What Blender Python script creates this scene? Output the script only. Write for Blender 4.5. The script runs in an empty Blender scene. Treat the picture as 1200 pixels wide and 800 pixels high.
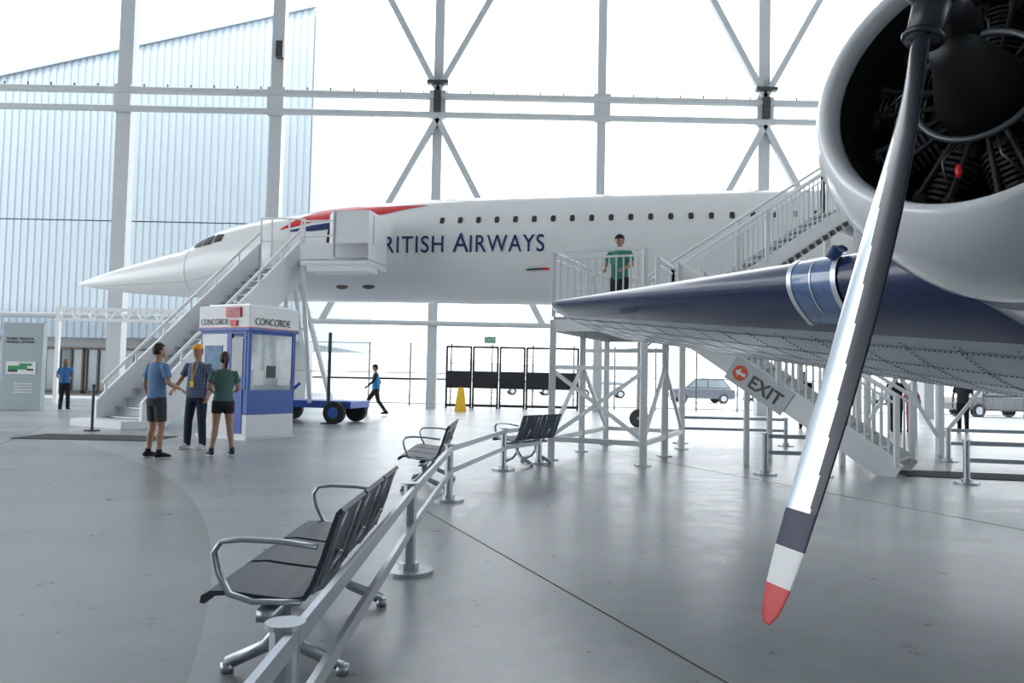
import bpy, bmesh, math, random
from mathutils import Vector, Matrix
V=Vector
random.seed(4)
scene=bpy.context.scene
COL=scene.collection
# ---------------------------------------------------------------- materials
def mat(name,color,rough=0.5,metal=0.0,noise=0.0,nscale=8.0,bump=0.0,coat=0.0,emit=None):
    m=bpy.data.materials.new(name); m.use_nodes=True
    nt=m.node_tree; b=nt.nodes['Principled BSDF']
    c=(color[0],color[1],color[2],1)
    b.inputs['Base Color'].default_value=c
    b.inputs['Roughness'].default_value=rough
    b.inputs['Metallic'].default_value=metal
    if coat: b.inputs['Coat Weight'].default_value=coat
    if noise or bump:
        tc=nt.nodes.new('ShaderNodeTexCoord')
        n=nt.nodes.new('ShaderNodeTexNoise'); n.inputs['Scale'].default_value=nscale; n.inputs['Detail'].default_value=5
        nt.links.new(tc.outputs['Object'],n.inputs['Vector'])
        if noise:
            mx=nt.nodes.new('ShaderNodeMix'); mx.data_type='RGBA'
            mx.inputs[6].default_value=tuple(max(0,x*(1-noise)) for x in color)+(1,)
            mx.inputs[7].default_value=tuple(min(1,x*(1+noise)) for x in color)+(1,)
            nt.links.new(n.outputs['Fac'],mx.inputs[0]); nt.links.new(mx.outputs[2],b.inputs['Base Color'])
        if bump:
            bp=nt.nodes.new('ShaderNodeBump'); bp.inputs['Strength'].default_value=bump
            nt.links.new(n.outputs['Fac'],bp.inputs['Height']); nt.links.new(bp.outputs[0],b.inputs['Normal'])
    return m
WHITE=mat('white_paint',(.86,.87,.88),.4,0,.03,3)
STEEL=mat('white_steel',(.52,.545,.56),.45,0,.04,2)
SCAF=mat('scaffold_white',(.82,.84,.85),.45,0,.03,2)
PLANE=mat('aircraft_white',(.88,.88,.875),.22,0,.015,1,coat=.4)
GREYM=mat('grey_metal',(.45,.48,.5),.35,.6,.05,6)
ALU=mat('polished_aluminium',(.62,.65,.68),.16,1,.08,5)
ALUR=mat('satin_aluminium',(.46,.49,.53),.32,.85,.05,5)
BLACK=mat('black',(.015,.015,.018),.5,0,.1,10)
DARK=mat('dark_grey',(.05,.055,.06),.4,.2,.1,8)
NAVY=mat('navy_gloss',(.008,.018,.075),.26,0,.1,4,coat=.25)
NAVYT=mat('navy_lettering',(.010,.035,.14),.4)
RED=mat('red_paint',(.70,.015,.02),.3)
BLUE=mat('blue_paint',(.03,.11,.45),.35,0,.05,3)
GLASS=mat('window_glass',(.16,.2,.22),.08,0,.1,2,coat=.5)
RUB=mat('rubber',(.02,.02,.022),.8,0,.2,20)
YEL=mat('yellow_plastic',(.85,.50,.03),.4)
GREEN=mat('green_print',(.05,.3,.12),.5)
ORANGE=mat('orange_print',(.8,.10,.03),.5)
# ---------------------------------------------------------------- mesh builder
class MB:
    def __init__(s): s.v=[]; s.f=[]
    def add(s,vs,fs):
        o=len(s.v); s.v+=[tuple(x) for x in vs]; s.f+=[tuple(i+o for i in f) for f in fs]; return s
    def box(s,c,d,rz=0,M=None):
        c=V(c); x,y,z=[a/2 for a in d]
        pts=[V((i*x,j*y,k*z)) for i in(-1,1) for j in(-1,1) for k in(-1,1)]
        R=M if M else Matrix.Rotation(rz,3,'Z')
        return s.add([R@p+c for p in pts],[(0,1,3,2),(4,6,7,5),(0,4,5,1),(2,3,7,6),(0,2,6,4),(1,5,7,3)])
    def beam(s,p1,p2,w,h=None,up=(0,0,1)):
        h=h or w; p1=V(p1);p2=V(p2); t=(p2-p1); L=t.length; t.normalize(); u=V(up)
        if abs(t.dot(u))>.98: u=V((0,1,0))
        x=t.cross(u).normalized(); u=x.cross(t)
        M=Matrix((t,x,u)).transposed()
        return s.box((p1+p2)/2,(L,w,h),M=M)
    def tube(s,pts,rad,ref=(1,0,0),n=12,closed=True):
        pts=[V(p) for p in pts]; vs=[];fs=[]
        for i,p in enumerate(pts):
            t=(pts[min(i+1,len(pts)-1)]-pts[max(i-1,0)]).normalized()
            r=V(ref)
            if abs(r.dot(t))>.95: r=V((0,1,0)) if abs(t.y)<.9 else V((0,0,1))
            x=(r-t*r.dot(t)).normalized(); y=t.cross(x)
            q=rad[i] if isinstance(rad,(list,tuple)) else rad
            if not isinstance(q,(list,tuple)): q=(q,q)
            for k in range(n):
                a=2*math.pi*k/n; vs.append(p+x*math.cos(a)*q[0]+y*math.sin(a)*q[1])
        m=len(pts)
        for i in range(m-1):
            for k in range(n):
                a=i*n+k;b=i*n+(k+1)%n; fs.append((a,b,b+n,a+n))
        if closed:
            fs.append(tuple(range(n-1,-1,-1))); fs.append(tuple((m-1)*n+k for k in range(n)))
        return s.add(vs,fs)
    def cyl(s,p1,p2,r,n=12,r2=None):
        return s.tube([p1,p2],[r,r2 if r2 is not None else r],n=n)
    def sph(s,c,r,n=12,m=8,fn=None,drop=None):
        c=V(c); r=r if isinstance(r,(tuple,list)) else (r,r,r); vs=[];uv=[]
        for j in range(m+1):
            th=math.pi*j/m
            for k in range(n):
                a=2*math.pi*k/n; u=V((math.sin(th)*math.cos(a),math.sin(th)*math.sin(a),math.cos(th)))
                uv.append(u); p=V((u.x*r[0],u.y*r[1],u.z*r[2]))
                if fn: p=fn(u,p)
                vs.append(p+c)
        fs=[]
        for j in range(m):
            for k in range(n):
                f=(j*n+k,(j+1)*n+k,(j+1)*n+(k+1)%n,j*n+(k+1)%n)
                if drop:
                    cc=sum((uv[i] for i in f),V((0,0,0)))/4
                    if drop(cc): continue
                fs.append(f)
        return s.add(vs,fs)
    def torus(s,c,axis,R,r,n=32,m=8):
        c=V(c); ax=V(axis).normalized(); u=ax.orthogonal().normalized(); w=ax.cross(u); vs=[];fs=[]
        for i in range(n):
            a=2*math.pi*i/n; d=u*math.cos(a)+w*math.sin(a)
            for j in range(m):
                b=2*math.pi*j/m; vs.append(c+d*(R+r*math.cos(b))+ax*r*math.sin(b))
        for i in range(n):
            for j in range(m):
                fs.append((i*m+j,((i+1)%n)*m+j,((i+1)%n)*m+(j+1)%m,i*m+(j+1)%m))
        return s.add(vs,fs)
    def prism(s,poly,z0,z1,M=None):
        n=len(poly); vs=[V((p[0],p[1],z0)) for p in poly]+[V((p[0],p[1],z1)) for p in poly]
        if M: vs=[M@p for p in vs]
        return s.add(vs,[tuple(range(n-1,-1,-1)),tuple(range(n,2*n))]+[(i,(i+1)%n,(i+1)%n+n,i+n) for i in range(n)])
    def make(s,name,m,parent=None,smooth=False,world=True,bevel=0,remesh=0,edge=None,sm=0):
        me=bpy.data.meshes.new(name); me.from_pydata(s.v,[],s.f)
        bm=bmesh.new(); bm.from_mesh(me)
        bmesh.ops.remove_doubles(bm,verts=bm.verts,dist=1e-6)
        bmesh.ops.recalc_face_normals(bm,faces=bm.faces); bm.to_mesh(me); bm.free()
        o=bpy.data.objects.new(name,me); COL.objects.link(o)
        ms=m if isinstance(m,list) else [m]
        for x in ms: me.materials.append(x)
        if smooth:
            for p in me.polygons: p.use_smooth=True
        if parent:
            o.parent=parent
            if world: o.matrix_parent_inverse=PM[parent.name].inverted()
        if remesh:
            r=o.modifiers.new('r','REMESH'); r.mode='VOXEL'; r.voxel_size=remesh; r.use_smooth_shade=True
            k=o.modifiers.new('s','SMOOTH'); k.factor=.5; k.iterations=sm or 3
        if bevel:
            b=o.modifiers.new('b','BEVEL'); b.width=bevel; b.segments=2; b.limit_method='ANGLE'
        return o
PM={}
def empty(name,loc=(0,0,0),rz=0,M=None):
    e=bpy.data.objects.new(name,None); COL.objects.link(e); e.empty_display_size=.2
    m=M if M else Matrix.Translation(V(loc))@Matrix.Rotation(rz,4,'Z')
    e.matrix_world=m; PM[e.name]=m
    return e
def text(name,body,size,M,m,parent,ext=.004,bold=0,world=True,sx=1,align='LEFT'):
    cu=bpy.data.curves.new(name,'FONT'); cu.body=body; cu.size=size; cu.extrude=ext; cu.offset=bold; cu.align_x=align
    o=bpy.data.objects.new(name,cu); COL.objects.link(o); cu.materials.append(m)
    o.matrix_world=M@Matrix.Diagonal((sx,1,1,1))
    if parent:
        o.parent=parent
        if world: o.matrix_parent_inverse=PM[parent.name].inverted()
    return o
def frame(o,x,y):
    x=V(x).normalized(); z=x.cross(V(y)).normalized(); y=z.cross(x)
    return Matrix.Translation(V(o))@Matrix((x,y,z)).transposed().to_4x4()
# ---------------------------------------------------------------- camera, world, sun
cam=bpy.data.cameras.new('camera'); co=bpy.data.objects.new('camera',cam); COL.objects.link(co)
cam.lens=28; cam.sensor_width=36; cam.clip_start=.05; cam.clip_end=2000
co.matrix_world=Matrix.Translation((0,0,1.35))@Matrix.Rotation(math.radians(92.64),4,'X')@Matrix.Rotation(math.radians(1.2),4,'Z')
scene.camera=co
scene.view_settings.view_transform='Standard'
scene.view_settings.exposure=0.3
w=bpy.data.worlds.new('sky'); scene.world=w; w.use_nodes=True
bg=w.node_tree.nodes['Background']; bg.inputs[0].default_value=(.91,.96,1,1); bg.inputs[1].default_value=3.0
sl=bpy.data.lights.new('sun','SUN'); sl.energy=3.0; sl.angle=.03; sl.color=(1,.97,.92)
so=bpy.data.objects.new('sun',sl); COL.objects.link(so)
so.rotation_euler=(math.radians(32),0,math.radians(-25))
# ---------------------------------------------------------------- floor, ground, building
def floor_mat():
    m=bpy.data.materials.new('polished_concrete'); m.use_nodes=True; nt=m.node_tree; N=nt.nodes; L=nt.links
    b=N['Principled BSDF']; tc=N.new('ShaderNodeTexCoord')
    n1=N.new('ShaderNodeTexNoise'); n1.inputs['Scale'].default_value=.45; n1.inputs['Detail'].default_value=7
    n2=N.new('ShaderNodeTexNoise'); n2.inputs['Scale'].default_value=4; n2.inputs['Detail'].default_value=9; n2.inputs['Roughness'].default_value=.7
    for n in(n1,n2): L.new(tc.outputs['Object'],n.inputs['Vector'])
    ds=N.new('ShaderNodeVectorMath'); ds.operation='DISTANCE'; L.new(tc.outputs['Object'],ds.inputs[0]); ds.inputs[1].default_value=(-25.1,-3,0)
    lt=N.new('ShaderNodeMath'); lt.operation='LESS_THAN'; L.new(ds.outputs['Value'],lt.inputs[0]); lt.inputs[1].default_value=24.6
    ramp=N.new('ShaderNodeValToRGB'); ramp.color_ramp.elements[0].position=.3; ramp.color_ramp.elements[1].position=.7
    ramp.color_ramp.elements[0].color=(.23,.25,.26,1); ramp.color_ramp.elements[1].color=(.43,.45,.455,1)
    L.new(n1.outputs['Fac'],ramp.inputs[0])
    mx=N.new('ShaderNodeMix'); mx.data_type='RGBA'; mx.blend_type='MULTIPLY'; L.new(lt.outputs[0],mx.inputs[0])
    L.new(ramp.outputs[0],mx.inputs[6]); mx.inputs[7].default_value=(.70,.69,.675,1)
    m2=N.new('ShaderNodeMix'); m2.data_type='RGBA'; m2.blend_type='OVERLAY'; m2.inputs[0].default_value=.45
    L.new(mx.outputs[2],m2.inputs[6]); L.new(n2.outputs['Fac'],m2.inputs[7]); L.new(m2.outputs[2],b.inputs['Base Color'])
    mr=N.new('ShaderNodeMapRange'); mr.inputs[3].default_value=.16; mr.inputs[4].default_value=.48; L.new(n2.outputs['Fac'],mr.inputs[0]); L.new(mr.outputs[0],b.inputs['Roughness'])
    return m
MB().box((2,12,-.1),(90,50,.2)).make('floor',floor_mat())
MB().box((0,200,-.16),(700,700,.1)).make('ground',mat('bright_tarmac',(.62,.63,.63),.8,0,.05,.3))
MB().box((2,8,20.2),(90,54,.4)).make('ceiling',mat('roof_panel',(.6,.62,.64),.6,0,.05,.5))
MB().box((2,-13,10),(90,.3,20)).make('wall_back',mat('back_panel',(.25,.27,.29),.6,0,.05,.5))
jt=mat('joint_sealant',(.06,.065,.065),.8)
j=MB()
a=V((-.83,8.07,0)); d=V((.383,-.924,0)); 
for off,t0,t1 in((0,0,9),(-5.2,-14,9),(5.2,-14,8)):
    q=a+V((.924,.383,0))*(-off); j.beam(q+d*t0+V((0,0,.0005)),q+d*t1+V((0,0,.0005)),.011,.003)
j.make('floor_joints',jt)
fr=empty('window_wall_frame',(0,34,0))
mb=MB(); WY=34
cols=[-30.5,-23.7,-16.9,-10.35,-3.4,3.65,10.65,17.7,24.7,31.7]
for X in cols:
    wv={-16.9:.62,-10.35:.52,-3.4:.4,3.65:.36,10.65:.48}.get(X,.42)
    mb.beam((X,WY,0),(X,WY,20),wv,.5)
for z,r in((13.35,.16),(12.55,.14),(3.6,.12),(20,.2)):
    mb.cyl((-38,WY-.35,z),(38,WY-.35,z),r,10)
for X in cols: mb.box((X,WY-.3,13),(.7,.25,1.2))
for X in(-3.4,10.65):
    for sx in(-1,1):
        mb.beam((X,WY-.3,13.6),(X+sx*3.45,WY-.3,20),.26); mb.beam((X,WY-.3,12.4),(X+sx*4.7,WY-.3,3.6),.26)
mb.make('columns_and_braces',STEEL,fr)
mb=MB()
for X in(-3.4,10.65): mb.box((X,WY-.5,13.9),(.9,.3,.14)).box((X,WY-.5,13.1),(.3,.2,.9))
for i in range(70): mb.box((-34+i,WY-.35,13.56),(.05,.05,.12))
mb.box((-10.2,WY-.45,15.2),(.3,.3,.7))
mb.make('clips_and_floodlight',DARK,fr)
mb=MB(); mb.beam((-17.5,30.5,3.65),(-12.2,30.5,3.65),.12); mb.beam((-17.5,30.5,3.25),(-12.2,30.5,3.25),.12)
for i in range(8): mb.beam((-17.4+i*.64,30.5,3.25),(-17.08+i*.64,30.5,3.65),.06).beam((-17.08+i*.64,30.5,3.65),(-16.76+i*.64,30.5,3.25),.06)
mb.beam((-17.4,30.5,0),(-17.4,30.5,3.6),.14).beam((-12.3,30.5,0),(-12.3,30.5,3.6),.14)
mb.make('canopy_truss',SCAF)
ob=empty('corrugated_hangar_building',(-28,44,0))
mb=MB()
def topz(X): return 22+.247*(X+11.5)
X=-11.5; prof=[]
while X>-48:
    prof+= [(X,44),(X-.22,44),(X-.26,44.05),(X-.36,44.05),(X-.40,44)]; X-=.40
for zz0,zz1 in((3.1,9.6),(9.66,None)):
    vs=[];fs=[]
    for p in prof: vs+=[(p[0],p[1],zz0),(p[0],p[1],zz1 if zz1 else topz(p[0]))]
    for k in range(len(prof)-1): fs.append((2*k,2*k+2,2*k+3,2*k+1))
    mb.add(vs,fs)
CORR=mat('corrugated_sheet',(.355,.42,.475),.7,.0,.03,.4)
mb.make('wall_cladding',CORR,ob)
mb=MB(); mb.prism([(-11.5,3.1),(-48,3.1),(-48,topz(-48)),(-11.5,22)],0,1,M=Matrix.Translation((0,44.3,0))@Matrix(((1,0,0,0),(0,0,20,0),(0,1,0,0),(0,0,0,1))))
mb.beam((-11.4,43.95,22.05),(-48,43.95,topz(-48)+.05),.2,.15)
mb.make('building_volume',CORR,ob)
mb=MB().box((-29.7,45.2,1.5),(36.5,1.5,3.2)); mb.make('lower_wall',mat('lower_wall_paint',(.3,.32,.33),.6,0,.05,1),ob)
mb=MB()
DX=(-13,-14.6,-19,-21,-23,-24.5,-26,-31,-34)
for X in DX: 
    for s in(-.65,0,.65): mb.box((X+s,44.35,1.25),(.1,.1,2.5))
    mb.box((X,44.35,2.5),(1.4,.1,.12)).box((X,44.35,.1),(1.4,.1,.15))
mb.make('door_frames',mat('bronze_frame',(.07,.05,.04),.4,.3),ob)
mb=MB()
for X in DX: mb.box((X,44.42,1.25),(1.3,.03,2.4))
mb.make('door_glass',GLASS,ob)
fe=empty('perimeter_fence',(0,37,0)); mb=MB()
for i in range(31):
    X=-18+i*1.9; mb.cyl((X,37,-.1),(X,37,2.9),.035,8)
for z in(.1,1.5,2.85): mb.cyl((-18,37,z),(39,37,z),.02,6)
for i in range(380): mb.box((-18+i*.15,37,1.45),(.007,.007,2.7))
mb.make('fence_posts',mat('fence_grey',(.12,.13,.14),.5),fe)
g=empty('turnstile_gates',(0,34.8,0)); mb=MB()
for k in range(5):
    X=-2.3+k*1.17
    for s in(-.53,.53): mb.box((X+s,34.9,1.35),(.09,.1,2.7))
    mb.box((X,34.9,2.68),(1.1,.1,.09)).box((X,34.9,.12),(1.1,.08,.1)).box((X,34.9,1.25),(1.1,.05,.75))
mb.make('gate_frames',BLACK,g)
mb=MB()
for k in range(5):
    for z in(.45,.72,1.95,2.3): mb.box((-2.3+k*1.17,34.9,z),(1.05,.02,.02))
mb.make('gate_bars',DARK,g)
es=empty('exit_sign',(-1,34.4,2.95)); MB().box((-.95,34.4,2.98),(.5,.08,.28)).make('exit_sign_box',GREEN,es)
MB().cyl((-1.0,34.4,3.1),(-1.0,34.4,3.6),.02).make('exit_sign_hanger',DARK,es)
text('exit_sign_letters','EXIT',.22,frame((-1.17,34.35,2.9),(1,0,0),(0,0,1)),WHITE,es)
hl=MB()
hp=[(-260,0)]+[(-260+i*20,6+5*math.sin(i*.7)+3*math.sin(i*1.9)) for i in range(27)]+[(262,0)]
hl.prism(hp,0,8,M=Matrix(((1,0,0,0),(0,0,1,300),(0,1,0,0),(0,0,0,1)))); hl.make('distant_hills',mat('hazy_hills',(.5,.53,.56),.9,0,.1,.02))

# ---------------------------------------------------------------- supersonic airliner
rzc=math.atan2(-.196,.98)
CM=Matrix.Translation((-14.7,26.9,0))@Matrix.Rotation(rzc,4,'Z')
ap=empty('supersonic_airliner',M=CM)
SEC=[(0,4.27,4.21,.03),(.5,4.43,4.10,.16),(1.5,4.72,3.97,.40),(2.5,4.97,3.88,.6),(3.6,5.22,3.81,.82),(4.3,5.40,3.77,.93),(5.3,5.92,3.72,1.08),(6,6.1,3.69,1.17),(7,6.28,3.67,1.28),(9.4,6.58,3.63,1.4),(12,6.76,3.6,1.44),(16,6.83,3.56,1.44),(26,6.83,3.56,1.44),(40,6.83,3.56,1.44),(50,6.8,4.2,1.2),(58,6.7,5.6,.5),(61.5,6.6,6.4,.08)]
def sec(s):
    for i in range(len(SEC)-1):
        if s<=SEC[i+1][0]: break
    p0=SEC[max(i-1,0)];p1=SEC[i];p2=SEC[i+1];p3=SEC[min(i+2,len(SEC)-1)]
    h=p2[0]-p1[0]; t=(s-p1[0])/h; r=[]
    for k in(1,2,3):
        m1=(p2[k]-p0[k])/max(p2[0]-p0[0],1e-6)*h; m2=(p3[k]-p1[k])/max(p3[0]-p1[0],1e-6)*h
        r.append((2*t**3-3*t*t+1)*p1[k]+(t**3-2*t*t+t)*m1+(-2*t**3+3*t*t)*p2[k]+(t**3-t*t)*m2)
    return r
mb=MB(); n=40; st=[x*.25 for x in range(0,64)]+[16+x*2 for x in range(0,23)]+[61.5]
vs=[];fs=[]
for s in st:
    t,b,wd=sec(s); c=(t+b)/2; hh=(t-b)/2
    for k in range(n):
        a_=2*math.pi*k/n; vs.append((s,wd*math.cos(a_),c+hh*math.sin(a_)))
for i in range(len(st)-1):
    for k in range(n): fs.append((i*n+k,i*n+(k+1)%n,(i+1)*n+(k+1)%n,(i+1)*n+k))
fs.append(tuple(range(n))); fs.append(tuple((len(st)-1)*n+k for k in range(n)))
mb.add(vs,fs).make('fuselage',PLANE,ap,smooth=True,world=False)
def sy(s,z,off=.012):
    t,b,wd=sec(s); c=(t+b)/2; hh=(t-b)/2; q=max(-1,min(1,(z-c)/hh)); return -(wd*math.sqrt(max(0,1-q*q))+off)
def decal(name,strip,m,off=.012,ns=6,nz=6):
    mb=MB(); pts=[]
    for i in range(len(strip)-1):
        for k in range(ns):
            t=k/ns; pts.append([strip[i][q]*(1-t)+strip[i+1][q]*t for q in range(3)])
    pts.append(strip[-1]); vs=[];fs=[]
    for s,a0,a1 in pts:
        for k in range(nz+1):
            z=a0+(a1-a0)*k/nz; vs.append((s,sy(s,z,off),z))
    for i in range(len(pts)-1):
        for k in range(nz): fs.append((i*(nz+1)+k,(i+1)*(nz+1)+k,(i+1)*(nz+1)+k+1,i*(nz+1)+k+1))
    return mb.add(vs,fs).make(name,m,ap,world=False,smooth=True)
decal('red_livery_front',[(7.9,5.74,5.76),(8.4,5.84,6.14),(9.0,5.98,6.42),(9.5,6.05,6.5),(10.2,6.22,6.56)],RED)
decal('red_livery_rear',[(10.2,6.05,6.5),(11.2,6.16,6.46),(11.8,6.3,6.47),(12.5,6.45,6.47)],RED)
decal('blue_livery',[(8.2,5.66,5.70),(9.0,5.66,5.86),(9.7,5.72,5.95)],NAVYT)
decal('boarding_door_opening',[(9.55,4.66,6.16),(10.3,4.66,6.16)],BLACK,.02)
decal('cockpit_window_1',[(4.75,5.28,5.42),(5.05,5.28,5.58),(5.1,5.28,5.6)],BLACK,.015)
decal('cockpit_window_2',[(5.16,5.3,5.62),(5.5,5.36,5.68)],BLACK,.015)
decal('cockpit_window_3',[(5.56,5.4,5.7),(5.85,5.45,5.7)],BLACK,.015)
seam=mat('panel_seam',(.5,.52,.55),.4)
decal('visor_seam',[(4.55,3.95,5.3),(4.58,3.95,5.3)],seam,.006,2,10)
decal('nose_seam',[(1.2,4.12,4.135),(4.6,4.18,4.195),(6.2,4.5,4.51)],seam,.006)
mb=MB()
for i in range(45):
    s=13.1+i*.545; z=5.9
    if 26<s<27.2: continue
    pp=[]
    for k in range(12):
        a_=2*math.pi*k/12; ca,sa=math.cos(a_),math.sin(a_)
        ds=.07*math.copysign(abs(ca)**.6,ca); dz=.10*math.copysign(abs(sa)**.6,sa)
        pp.append((s+ds,sy(s+ds,z+dz,.014),z+dz))
    mb.add(pp,[tuple(range(12))])
mb.make('cabin_windows',DARK,ap,world=False)
def fus_text(name,body,s0,s1,z,size,m):
    cu=bpy.data.curves.new('t','FONT'); cu.body=body; cu.size=size; cu.offset=.004; cu.space_character=1.12
    o=bpy.data.objects.new('t',cu); COL.objects.link(o)
    dg=bpy.context.evaluated_depsgraph_get(); me=bpy.data.meshes.new_from_object(o.evaluated_get(dg)); bpy.data.objects.remove(o)
    bm=bmesh.new(); bm.from_mesh(me); bmesh.ops.triangulate(bm,faces=bm.faces)
    for _ in range(2):
        bmesh.ops.subdivide_edges(bm,edges=[e for e in bm.edges if e.calc_length()>.12],cuts=1); bmesh.ops.triangulate(bm,faces=bm.faces)
    xs=[v.co.x for v in bm.verts]; x0,x1=min(xs),max(xs)
    for v in bm.verts:
        s=s0+(v.co.x-x0)/(x1-x0)*(s1-s0); zz=z+v.co.y; v.co=V((s,sy(s,zz,.02),zz))
    bm.to_mesh(me); bm.free(); me.materials.append(m)
    q=bpy.data.objects.new(name,me); COL.objects.link(q); q.parent=ap
fus_text('airline_name_b','B',10.95,11.3,4.95,.78,NAVYT)
fus_text('airline_name_ritish','RITISH',11.38,13.2,4.95,.70,NAVYT)
fus_text('airline_name_a','A',13.48,13.95,4.95,.80,NAVYT)
fus_text('airline_name_irways','IRWAYS',13.98,16.15,4.95,.70,NAVYT)
mb=MB()
for s in(9.9,10.75): mb.sph((s,sy(s,4.05,0)+.05,4.05),(.22,.06,.12))
mb.make('belly_vents',mat('brown_vent',(.16,.12,.11),.6),ap,world=False,smooth=True)
mb=MB()
for sg in(-1,1):
    le=[(17,1.2),(20,1.7),(24,2.6),(28,3.9),(34,6.3),(40,9),(46,11.6),(49.5,12.8),(52,12.8),(54,8),(55,1)]
    mb.prism([(s,sg*y) for s,y in le]+[(55,0),(17,0)],3.85,4.05)
mb.make('delta_wing',PLANE,ap,world=False,bevel=.08)
mb=MB(); mb.prism([(44,6.5),(50,9),(54,13.5),(57.5,13.5),(60,6.5)],-.15,.15,M=Matrix(((1,0,0,0),(0,0,1,0),(0,1,0,0),(0,0,0,1)))); mb.make('tail_fin',PLANE,ap,world=False)
mb=MB()
for sg in(-1,1):
    for y in(4.2,5.6): mb.box((47,sg*y,3.2),(7.5,1.3,1.3))
mb.make('engine_nacelles',PLANE,ap,world=False,bevel=.25)
NG=18.8
mb=MB(); mb.cyl((NG,0,.4),(NG,0,3.8),.08); mb.beam((NG,0,2.2),(NG+1.8,0,3.7),.07); mb.cyl((NG,-.4,.28),(NG,.4,.28),.05)
for sg in(-1,1): mb.cyl((36.5,sg*3.9,.5),(36.5,sg*3.9,3.95),.16); mb.beam((35.7,sg*3.9,.5),(37.3,sg*3.9,.5),.15)
mb.make('landing_gear_struts',STEEL,ap,world=False,smooth=False)
mb=MB()
for y in(-.22,.22): mb.cyl((NG,y-.08,.27),(NG,y+.08,.27),.27,24)
for sg in(-1,1):
    for dx in(-.75,.75):
        for y in(-.35,.35): mb.cyl((36.5+dx,sg*3.9+y-.15,.5),(36.5+dx,sg*3.9+y+.15,.5),.5,24)
mb.make('landing_gear_wheels',mat('tyre_grey',(.08,.085,.09),.7),ap,world=False,bevel=.04)
mb=MB(); mb.cyl((15.55,sy(15.8,4.45,-.05),4.45),(16.1,sy(15.8,4.45,.15),4.45),.03,8); mb.make('pitot_probe',DARK,ap,world=False)
mb=MB(); mb.cyl((16.1,sy(15.8,4.45,.15),4.45),(16.3,sy(15.8,4.45,.15),4.45),.035,8); mb.make('pitot_cover',RED,ap,world=False)

# ---------------------------------------------------------------- boarding stairs
SM=Matrix.Translation((-10.0,19.7,0))@Matrix.Rotation(math.atan2(-.5,.866),4,'Z')
bs=empty('boarding_stairs',M=SM); RUN=4.75; RISE=4.45; Wd=1.75
mb=MB(); 
YZ=Matrix(((0,0,1,0),(1,0,0,0),(0,1,0,0),(0,0,0,1)))
for x in(0,Wd):
    mb.prism([(-.25,0),(-.25,.6),(0,.85),(RUN,RISE+.85),(RUN,RISE-.4),(.4,0)],x-.05,x+.05,M=YZ)
    mb.beam((x,-.1,1.02),(x,RUN,RISE+1.15),.07)
    for k in range(7):
        y=k/6*RUN; z=y/RUN*RISE; mb.beam((x,y,z+.6),(x,y,z+1.12),.05)
for i in range(20): mb.box((Wd/2,(i+.5)*RUN/20,(i+.5)*RISE/20),(Wd,.02,RISE/20))
mb.box((Wd/2,-.45,.09),(Wd+.2,.7,.18))
mb.make('stair_sides',WHITE,bs,world=False,bevel=.01)
mb=MB()
for i in range(20): mb.box((Wd/2,(i+.5)*RUN/20,(i+1)*RISE/20-.015),(Wd-.1,RUN/20+.02,.03))
mb.make('treads',ALUR,bs,world=False)
LE_=11.5
mb=MB(); mb.prism([(7.6,-1.62),(9.2,-2.35),(9.5,-2.95),(LE_,-2.95),(LE_,-1.5),(7.8,-1.48)],4.36,4.56,M=CM)
mb.prism([(9.5,-2.95),(LE_,-2.95),(LE_,-2.9),(9.5,-2.9)],4.5,5.0,M=CM)
mb.prism([(10.45,-2.95),(LE_,-2.95),(LE_,-2.88),(10.45,-2.88)],4.5,5.9,M=CM)
mb.prism([(LE_-.07,-2.95),(LE_,-2.95),(LE_,-1.5),(LE_-.07,-1.5)],4.5,5.9,M=CM)
mb.prism([(10.1,-2.4),(10.45,-2.95),(10.5,-2.9),(10.15,-2.35)],4.5,5.9,M=CM)
mb.prism([(9.7,-2.95),(LE_,-2.95),(LE_,-2.2),(9.7,-2.2)],4.2,4.4,M=CM)
def cw(s,y,z): return CM@V((s,y,z))
for s0,y0,s1,y1 in((9.2,-2.35,9.5,-2.93),(9.5,-2.93,10.45,-2.93)):
    for z in(5.2,5.62): mb.beam(cw(s0,y0,z),cw(s1,y1,z),.05)
    mb.beam(cw(s0,y0,4.5),cw(s0,y0,5.62),.05); mb.beam(cw(s1,y1,4.5),cw(s1,y1,5.62),.05)
for s in(7.6,7.95,8.5,9.0): mb.beam(cw(s,-1.72,4.5),cw(s,-1.72,6.0-.05*(s-7.6)),.05)
mb.beam(cw(7.6,-1.72,6.0),cw(9.0,-1.72,5.93),.05); mb.beam(cw(7.6,-1.72,5.3),cw(9.0,-1.72,5.3),.04)
for s0,y0,s1,y1 in((8.6,-2.0,8.9,-2.4),(9.5,-2.8,9.9,-2.9),(8.6,-1.6,9.3,-1.6),(9.0,-2.2,10.4,-2.6)):
    mb.beam(cw(s0,y0,4.4),cw(s1,y1,.55),.11)
mb.beam(cw(8.75,-2.2,2.6),cw(9.7,-2.85,2.6),.08)
mb.make('landing_platform',WHITE,bs,bevel=.01)
mb=MB(); mb.beam(cw(LE_+.005,-2.6,5.0),cw(LE_+.005,-2.6,5.8),.02,.02); mb.beam(cw(10.55,-2.96,4.58),cw(11.45,-2.96,4.58),.02,.03); mb.beam(cw(10.5,-2.96,4.6),cw(10.5,-2.96,5.85),.02); mb.make('platform_trim',GREYM,bs)
mb=MB(); mb.prism([(8.2,-2.9),(11.1,-2.9),(11.1,-1.5),(8.2,-1.5)],.42,.62,M=CM); mb.beam(cw(8.0,-2.2,.5),cw(6.9,-2.2,.45),.1)
mb.beam(cw(9,-2.9,.6),cw(9.6,-2.9,1.1),.08); mb.make('trailer_chassis',BLUE,bs,bevel=.02)
mb=MB()
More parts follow.
